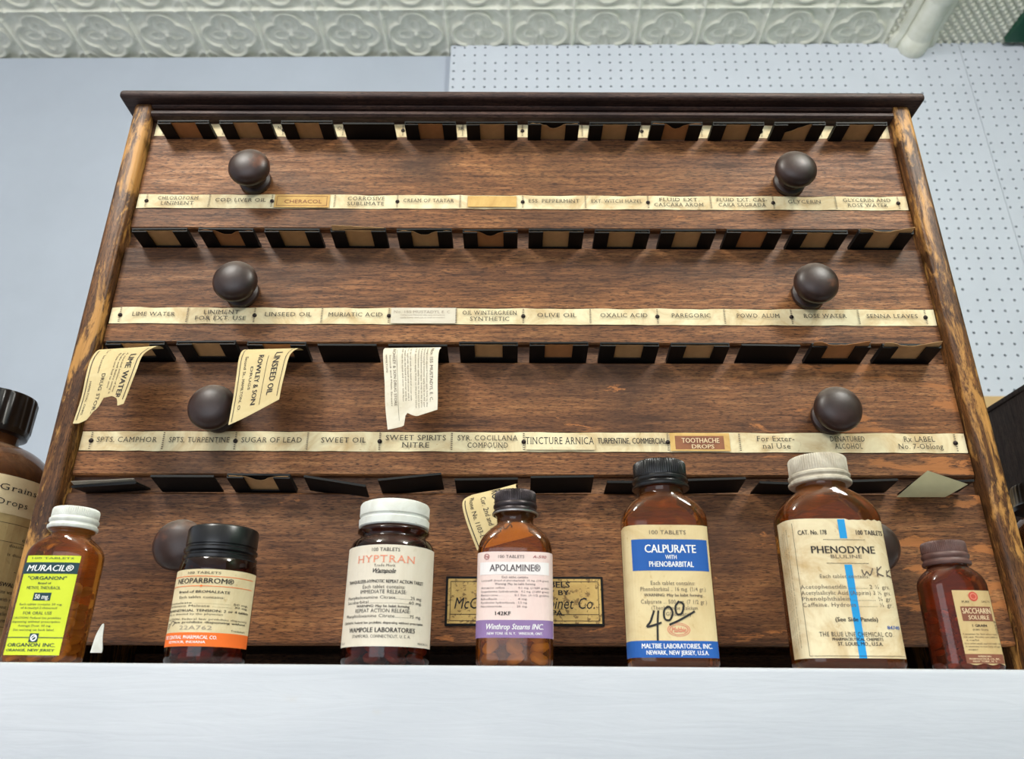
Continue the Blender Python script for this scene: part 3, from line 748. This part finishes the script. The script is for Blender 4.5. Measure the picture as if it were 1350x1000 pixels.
def screwcap(r,h):
    "knurled screw cap with a rolled bead at the skirt"
    return [(0,r*1.02),(.0006,r*1.05),(.0018,r*1.05),(.0026,r*.985),(.0034,r*.97),(.0046,r*1.03),(.0058,r*1.03),(.0068,r*.97),(.0076,r*.985),(h-.0014,r*.985),(h-.0004,r*.95),(h,r*.88)]
class Label:
    def __init__(s,bottle,sec,u0,u1,z0,z1,mat,edge=None,fu=None):
        "fu=(f0,f1): the arc range the printed fractions refer to"
        s.sec=sec; s.u0,s.u1=(u0,u1) if fu is None else fu; s.z0,s.z1=z0,z1
        V,Fc=rect2d(u0,u1,z0,z1,36,10)
        if edge: V=[edge(u,z) for u,z in V]
        s.o=printed('label',[(V,Fc)],sec.map,.00018,mat,bottle)
    def U(s,x): return s.u0+(s.u1-s.u0)*x
    def Z(s,y): return s.z1-(s.z1-s.z0)*y
    def band(s,x0,x1,y0,y1,mat,name='colour_band',full=None):
        a,b=(s.U(x0),s.U(x1)) if full is None else full
        return printed(name,[rect2d(a,b,s.Z(y1),s.Z(y0),30,1)],s.sec.map,.00027,mat,s.o)
    def rule(s,x0,x1,y,mat,t=.0003): return rect2d(s.U(x0),s.U(x1),s.Z(y)-t/2,s.Z(y)+t/2,24,1)
    def text(s,lines,mat,extra=()):
        fl=list(extra)
        for l in lines:
            t_,cx,cy,w,h=l[:5]; st=l[5] if len(l)>5 else 'r'; sh_=l[6] if len(l)>6 else 0; rt=l[7] if len(l)>7 else 0
            k=(s.u1-s.u0)
            fl.append(text2d(t_,s.U(cx),s.Z(cy),w*k,h*(s.z1-s.z0),st,sh_,rt))
        return printed('lettering',fl,s.sec.map,.00036,mat,s.o)
    def pts(s,P): return [(s.U(x),s.Z(y)) for x,y in P]
BY=.447
def bottle(name,x,y,label,rows,mat,rz=0):
    o=empty(name,(x,y,SH+.0002),label,'bottle',None,(0,0,rz)); mesh('glass_body',*loft(rows),mat,o,'all'); return o

# --- lime-labelled bottle
sec=Sect(.0190,.0125,4.2); x=-.2565
b=bottle('medicine_bottle',x,BY,'small amber bottle with a lime yellow label and white cap',body_rows(.0190,.0125,4.2,.0565,.0700,.0105,.0820),'amber')
cap(b,screwcap(.0128,.0125),.0738,'capwhite',(.0078,.0125,72,.0006))
L=Label(b,sec,-.0150,.0150,.0045,.0572,'lime')
L.band(-.03,1,.072,.19,'teal'); L.band(.31,.63,.385,.465,'teal')
rl=[L.rule(0,1,.83,'ink',.0004)]
L.text([('100 TABLETS',.5,.028,.78,.018),('"ORGANON"',.48,.235,.72,.034,'b'),('Brand of',.46,.287,.24,.02,'b'),('METHYL THIOURACIL',.46,.335,.62,.03),('Each tablet contains 50 mg.',.48,.502,.78,.020),('of 6-methyl-2-thiouracil',.46,.538,.66,.020),('FOR ORAL USE',.46,.59,.52,.030),
 ('CAUTION: Federal law prohibits',.46,.637,.88,.020),('dispensing without prescription',.46,.675,.88,.020),('Average Dose: 50 mg.',.46,.715,.6,.020),('See warning on back label.',.46,.755,.75,.020),('ORGANON INC.',.48,.902,.86,.034,'b'),('ORANGE, NEW JERSEY',.48,.952,.86,.024,'b')],'teal',rl)
L.text([('MURACIL®',.49,.132,.86,.062,'b',.2),('50 mg.',.47,.425,.26,.045,'b')],'white')
printed('emblem',[rect2d(L.U(.42),L.U(.58),L.Z(.875),L.Z(.79),4,1)],sec.map,.00045,'teal',L.o)
printed('emblem',[disc2d(L.U(.5),L.Z(.833),.0018,.0018,.62),stroke2d(L.pts([(.46,.85),(.5,.825),(.54,.82)]),.0005)],sec.map,.0005,'white',L.o)
pills('tablets',x,BY,SH+.001,sec,.040,.0042,.0018,'pill','pale tablets inside the lime-labelled amber bottle',1)
# --- neoparbrom jar
sec=Sect(.0213,.0213,2); x=-.1675
b=bottle('medicine_jar',x,BY,'round amber jar with a cream and orange label and black cap',body_rows(.0213,.0213,2,.0490,.0575,.0185,.0700,False),'amberdark')
cap(b,[(0,.0196),(.0008,.0204),(.0024,.0204),(.0034,.0190),(.0042,.0190),(.0052,.0202),(.0066,.0202),(.0076,.0190),(.0084,.0190),(.0088,.0196),(.0176,.0196),(.0188,.0190),(.0194,.0176)],.0555,'capblack')
L=Label(b,sec,-.027,.035,.0090,.0490,'creamlab',fu=(-.022,.022))
L.band(0,1,.825,1.0,'orange',full=(-.027,.035))
L.text([],'orange',[L.rule(-.08,1.2,.095,'',.0003),L.rule(-.08,1.2,.225,'',.0003),disc2d(L.U(.5),L.Z(.225),.0006,.0006)])
L.text([('100 TABLETS',.5,.048,.42,.030),('NEOPARBROM®',.5,.155,.76,.068,'b'),('Brand of BROMALEATE',.52,.30,.66,.032,'b'),('Each tablet contains:',.5,.37,.58,.034),('Bromaleate ...................... 50 mg.',.58,.445,1.15,.026),('Pyrilamine Maleate ............. 30 mg.',.58,.485,1.15,.026),('PREMENSTRUAL TENSION: 2 or 4 tablets',.58,.545,1.2,.030,'b'),('daily as directed by the physician',.40,.59,.8,.024),('CAUTION: Federal law prohibits dispensing',.58,.655,1.2,.024),('law prohibits dispensing without',.68,.695,.95,.026,'b'),('Trademark',1.05,.79,.24,.026)],'ink')
L.text([('22A762',.5,.765,.4,.05)],'ghost')
printed('pen_mark',[stroke2d(curve_pts(L.pts([(.02,.74),(.08,.70),(.05,.78),(.14,.68),(.2,.70),(.16,.74)])),.0004)],sec.map,.0004,'pencil',L.o)
L.text([('THE CENTRAL PHARMACAL CO.',.40,.885,.75,.045,'b'),('SEYMOUR, INDIANA',.40,.945,.50,.030,'b')],'white')
pills('tablets',x,BY,SH+.001,sec,.046,.0044,.0020,'pillo','orange tablets inside the round black-capped jar',2)
# --- hyptran jar
sec=Sect(.0243,.0243,2); x=-.0685
b=bottle('medicine_jar',x,BY,'round dark amber jar with a cream label and white cap',body_rows(.0243,.0243,2,.0610,.0690,.0190,.0820,True),'amberdark')
cap(b,[(0,.0196),(.0006,.0203),(.0030,.0205),(.0044,.0205),(.0052,.0194),(.0060,.0194),(.0068,.0203),(.0126,.0203),(.0138,.0197),(.0145,.0182)],.0757,'capwhite')
L=Label(b,sec,-.036,.036,.0095,.0625,'hyp',fu=(-.0235,.0235))
L.text([('HYPTRAN',.5,.145,.72,.072,'s')],'salmon')
L.text([('100 TABLETS',.5,.05,.33,.036),('Trade Mark',.5,.212,.25,.026,'s'),('TRANQUILIZER-HYPNOTIC REPEAT ACTION TABLET',.5,.372,1.0,.032,'b'),('Each tablet contains:',.5,.425,.50,.036),('IMMEDIATE RELEASE:',.5,.475,.55,.036),('Phenyltoloxamine Citrate.............25 mg.',.5,.53,.98,.030),('Secobarbital...............................60 mg.',.5,.575,.98,.030),('WARNING: May be habit forming',.5,.615,.64,.024,'b'),('REPEAT ACTION RELEASE:',.5,.66,.66,.036),('Phenyltoloxamine Citrate.............75 mg.',.5,.71,.98,.030),('CAUTION: Federal law prohibits dispensing without prescription',.5,.775,1.06,.022,'b'),('WAMPOLE LABORATORIES',.5,.845,.82,.044,'b'),('STAMFORD, CONNECTICUT, U. S. A.',.5,.905,.70,.028),('No. FL-2',-.08,.965,.16,.02),('MADE IN U.S.A.',1.06,.965,.2,.02)],'ink',[L.rule(.40,.62,.288,'',.0002)])
L.text([('Wampole',.5,.265,.27,.042,'b',.35)],'pen')
pills('tablets',x,BY,SH+.001,sec,.030,.0046,.0020,'pillo','orange tablets inside the white-capped dark amber jar',3)
# --- apolamine
sec=Sect(.0213,.0140,4.0); x=.0025
b=bottle('medicine_bottle',x,BY,'flat amber bottle with a pink and lilac label and dark tin cap',body_rows(.0213,.0140,4.0,.0615,.0790,.0108,.0940),'amber')
cap(b,screwcap(.0126,.0140),.0845,'capgun',(.0078,.0140,72,.0007),(.0000,.0014,.0137))
L=Label(b,sec,-.0265,.0265,.0150,.0610,'pink',fu=(-.0215,.0215))
L.band(.03,.95,.125,.275,'palepink'); L.band(0,1,.80,1.0,'purple',full=(-.0265,.0235))
L.text([('APOLAMINE®',.5,.195,.66,.080,'b'),('100 TABLETS',.45,.06,.34,.036),('Each tablet contains',.5,.305,.34,.026),('Luminal® (brand of phenobarbital)  15 mg. (1/4 grain)',.5,.345,.88,.020),('Warning: May be habit forming',.5,.385,.52,.026),
 ('Atropine sulfate . . . . .   0.1 mg. (1/600 grain)',.5,.43,.88,.022),('Scopolamine hydrobromide   0.2 mg. (1/300 grain)',.5,.473,.88,.022),('Benzocaine . . . . . .   0.1 Gm. (1-1/2 grains)',.5,.516,.88,.022),('Riboflavin . . . . . . .   4 mg.',.36,.56,.60,.022),('Pyridoxine hydrochloride . 2.5 mg.',.36,.602,.60,.022),('Nicotinamide . . . . .   25 mg.',.36,.645,.60,.022)],'grey')
L.text([('142KF',.35,.725,.20,.042,'b')],'pen'); L.text([('A-590',.82,.06,.18,.034,'r',.2),('N',.13,.06,.04,.03,'b')],'redbrown',[disc2d(L.U(.13),L.Z(.06),.0016,.0016,.8)])
L.text([('Winthrop Stearns INC.',.5,.875,.72,.062,'b',.3),('NEW YORK 18, N. Y.   WINDSOR, ONT.',.5,.952,.70,.028,'b')],'white')
pills('tablets',x,BY,SH+.001,sec,.052,.0050,.0024,'pill','tablets inside the pink-labelled amber bottle',4)
# --- calpurate
sec=Sect(.0245,.0152,4.2); x=.0895
b=bottle('medicine_bottle',x,BY,'flat amber bottle with a cream label, blue bands and ribbed black cap',body_rows(.0245,.0152,4.2,.0790,.0965,.0130,.1130),'amber')
cap(b,screwcap(.0160,.0165),.1005,'capblack',(.0078,.0165,72,.0008))
L=Label(b,sec,-.0370,.0235,.0055,.0765,'calp',fu=(-.0225,.0225))
L.band(.02,.98,.115,.36,'blue'); L.band(0,1,.88,1.0,'blue',full=(-.0370,.0235))
L.text([('CALPURATE',.5,.19,.64,.062,'b'),('WITH',.5,.255,.14,.032,'b'),('PHENOBARBITAL',.5,.31,.55,.042,'b')],'white')
L.text([('MALTBIE LABORATORIES, INC.',.5,.918,.84,.034,'b'),('NEWARK, NEW JERSEY, U.S.A.',.5,.965,.74,.030,'b')],'white')
L.text([('100 TABLETS',.48,.06,.46,.032),('Each tablet contains:',.5,.455,.54,.030,'s'),('Phenobarbital .. 16 mg. (1/4 gr.)',.5,.50,.80,.030,'s'),('WARNING: May be habit forming.',.5,.545,.72,.022,'b'),('Calpurate ... 500 mg. (7 1/2 gr.)',.5,.595,.80,.030,'s'),('(Theobromine Calcium',.5,.64,.56,.028,'s'),('Gluconate)',.54,.685,.30,.028,'s')],'faint')
L.text([('CAUTION: To be dispensed only by or on the prescription of a physician',-.19,.45,1.1,.012,'r',0,PI/2)],'faint')
printed('stamp',[disc2d(L.U(.53),L.Z(.80),.0062,.0035,.93),disc2d(L.U(.53),L.Z(.80),.0052,.0027,.9)]+[text2d('Maltbie',L.U(.53),L.Z(.80),.008,.0026,'b',.3)],sec.map,.00036,'stamp',L.o)
pen=[stroke2d(curve_pts(L.pts(P)),.0011) for P in ([(.25,.66),(.20,.74),(.16,.78),(.33,.75)],[(.30,.66),(.28,.76),(.27,.88)],[(.42,.63),(.37,.66),(.37,.72),(.43,.73),(.47,.68),(.44,.635),(.40,.64)],[(.56,.59),(.51,.63),(.52,.685),(.58,.68),(.61,.62),(.57,.595)],[(.42,.765),(.55,.73),(.74,.665)])]
printed('handwriting',pen,sec.map,.00045,'pen',L.o)
# --- phenodyne
sec=Sect(.0285,.0175,4.2); x=.1860
b=bottle('medicine_bottle',x,BY+.001,'large amber bottle with a stained cream label and blue stripe',body_rows(.0285,.0175,4.2,.0800,.1010,.0142,.1180),'amber')
cap(b,screwcap(.0172,.0170),.1040,'capcream',(.0078,.0170,72,.0008))
def torn(u,z):
    if z>.0790: return (u,z-.0009*abs(math.sin(u*900))*(u>.004))
    return (u,z)
L=Label(b,sec,-.0420,.0268,.0058,.0805,'phen',torn,fu=(-.0262,.0262))
L.band(.485,.565,0.005,.15,'sky','blue_stripe'); L.band(.485,.565,.345,1.0,'sky','blue_stripe')
L.text([('CAT. No. 178',.20,.105,.30,.034,'b'),('100 TABLETS',.82,.105,.31,.034,'b'),('PHENODYNE',.50,.235,.68,.052,'b'),('(See Side Panels)',.52,.735,.44,.028,'b'),('THE BLUE LINE CHEMICAL CO.',.50,.838,.76,.030,'s'),('PHARMACEUTICAL CHEMISTS',.50,.872,.52,.020,'b'),('ST. LOUIS, MO., U.S.A.',.52,.903,.46,.024,'b')],'ink',[L.rule(.30,.75,.16,'',.0002),L.rule(.30,.75,.335,'',.0002),L.rule(.0,.98,.985,'',.0002),rect2d(L.U(0),L.U(0)+.0002,L.Z(.985),L.Z(.03),1,8)])
L.text([('BLULINE',.52,.285,.33,.026),('Each tablet contains:',.47,.43,.52,.026,'s'),('Acetophenetidin ............. 2 ½ grs.',.47,.505,.94,.028,'s'),('Acetylsalicylic Acid (Aspirin) 3 ½ grs.',.47,.548,.94,.028,'s'),('Phenolphthalein .............. ¾ gr.',.47,.59,.94,.028,'s'),('Caffeine, Hydrous ............ ½ gr.',.47,.633,.94,.028,'s')],'faint')
L.text([('Directions: For temporary relief of pain from simple headache take one'[:60],-.08-.045*i,.5+.01*i,1.22,.010,'r',0,-PI/2) for i in range(5)],'faint')
L.text([('84740',.90,.79,.15,.024,'b')],'blue')
pen=[stroke2d(curve_pts(L.pts(P)),.0006) for P in ([(.66,.38),(.68,.42),(.71,.395),(.74,.42),(.78,.37)],[(.83,.36),(.82,.43)],[(.88,.355),(.82,.40),(.89,.425)],[(.94,.38),(.93,.43)],[(.99,.375),(.93,.41),(1.0,.43)])]
printed('handwriting',pen,sec.map,.00042,'pencil',L.o)
# --- saccharin
sec=Sect(.0172,.0118,3.6); x=.2515
b=bottle('medicine_bottle',x,BY,'smallest amber bottle with a torn tan label and brown tin cap',body_rows(.0172,.0118,3.6,.0440,.0560,.0103,.0670),'amberred')
cap(b,screwcap(.0122,.0135),.0570,'capbrown',(.0078,.0135,72,.0007))
def torn2(u,z):
    k=max(0,(.020-z))/.020; du=-.0016*k*abs(math.sin(z*1700))*(u>.010)
    return (u+du,z+(.0004*math.sin(u*700) if z<.0046 else 0))
L=Label(b,sec,-.0070,.0152,.0035,.0420,'saclab',torn2)
L.band(.12,.90,.225,.425,'browni'); L.band(0,.97,.865,.99,'browni')
L.text([('SACCHARIN',.51,.285,.72,.075,'b'),('SOLUBLE',.53,.375,.52,.055,'b'),('AMERICAN',.45,.895,.32,.022,'b'),('PHARMACEUTICAL CO., INC.',.45,.93,.75,.022,'b'),('NEW YORK, N. Y.',.45,.962,.6,.020,'b')],'tanink')
L.text([('1 GRAIN',.50,.485,.36,.034,'b'),('(0.065 Gram)',.5,.54,.38,.022),('A sweetener for food where sugar is',.5,.60,.92,.020),('not used. Dissolve one tablet in',.48,.64,.86,.020),('a cupful',.25,.68,.3,.020),('One tablet equals approximately one',.5,.725,.92,.020),('in sweetness to one lump of sugar',.5,.765,.9,.020),('sugar',.22,.805,.24,.020),('PURE',.28,.16,.18,.03),('SALTS',.80,.155,.24,.026),('0257',.95,.50,.30,.045,'r',0,PI/2)],'ink')
printed('emblem',[disc2d(L.U(.5),L.Z(.085),.0026,.0026)],sec.map,.0003,'red',L.o); printed('emblem',[disc2d(L.U(.5),L.Z(.085),.0018,.0018,.72)],sec.map,.0004,'stamp',L.o)
pills('tablets',x,BY,SH+.001,sec,.031,.0030,.0014,'pillo','small orange tablets inside the brown-capped smallest bottle',6)
# --- tall bottle at the cabinet's worn side and the one in the gap beside the dark box
sec=Sect(.0560,.0560,2); xb_,yb_=-.4215,.585
b=bottle('chemical_bottle',xb_,yb_,'tall amber chemical bottle with yellowed labels and ribbed black cap',body_rows(.0560,.0560,2,.1380,.1690,.0225,.1910),'amberbrown')
V,Fc=lathe([(.178,.0245),(.179,.0275),(.183,.0283),(.184,.0288),(.209,.0292),(.2115,.028),(.2122,.025)],240,(.1835,.2100,22,.0012)); mesh('cap',V,Fc,'capblack',b,True)
L=Label(b,sec,-.05,.128,.012,.126,'oldlab',fu=(.064,.112))
L.text([('3.2 mls.',.86,.10,.34,.030,'r'),('codeine.',.55,.285,.5,.022,'r'),('dissolve in warm water',.55,.335,.9,.018,'s'),('is dissolved in water, a',.55,.39,.9,.018,'s'),('- A',.4,.49,.2,.025),('SWALLOW',.35,.575,.5,.025,'b'),('dilute with water,',.35,.62,.6,.022,'s'),('or with milk; call',.35,.665,.6,.022,'s'),('the best physician',.35,.71,.6,.022,'s'),('to relieve pain',.35,.75,.5,.022,'s'),('e.g. warm milk',.3,.79,.5,.022,'s')],'ink',[L.rule(-.2,1,.20,''),L.rule(-.2,1,.315,''),L.rule(-.2,1,.83,'')])
printed('red_mark',[stroke2d(L.pts([(.42,.40),(.5,.43)]),.0008),stroke2d(L.pts([(.5,.40),(.43,.44)]),.0008),stroke2d(L.pts([(.47,.39),(.46,.45)]),.0008)],sec.map,.0004,'red',L.o)
L2=Label(b,sec,.0,.098,.1095,.1375,'creamlab',fu=(.038,.084))
L2.sec=type('x',(),{'map':lambda s_,u,z,off:sec.map(u,z,off+.0003)})()
L2.o.location=(.0004,-.0003,0)
L2.text([('5 Grains',.50,.32,.84,.16,'s')],'ink'); L2.text([('10 Drops',.42,.70,.76,.16,'s')],'ink')
xr_,yr_=.4355,.600
b=bottle('chemical_bottle',xr_,yr_,'amber chemical bottle with a dark cap in the gap beside the dark wooden box',body_rows(.0400,.0400,2,.0980,.1240,.0225,.1420),'amber')
V,Fc=lathe([(.128,.0235),(.129,.0300),(.132,.0308),(.134,.0295),(.147,.0290),(.149,.0278),(.1495,.024)],160,(.1345,.1475,40,.0008)); mesh('cap',V,Fc,'capblack',b,True)
# dark wooden box
bx0=.505; pz=at(1350,511,.69).z
bo=empty('wooden_box',(bx0+.13,.85,SH),'dark stained plain wooden box beside the amber chemical bottle','box')
wbox('box_body',bx0,bx0+.27,.635,1.10,SH+.0002,pz,'box',bo,.0015)
wbox('box_lid',bx0-.0012,bx0+.2712,.6338,1.1012,pz-.0002,pz+.005,'box',bo,.001)
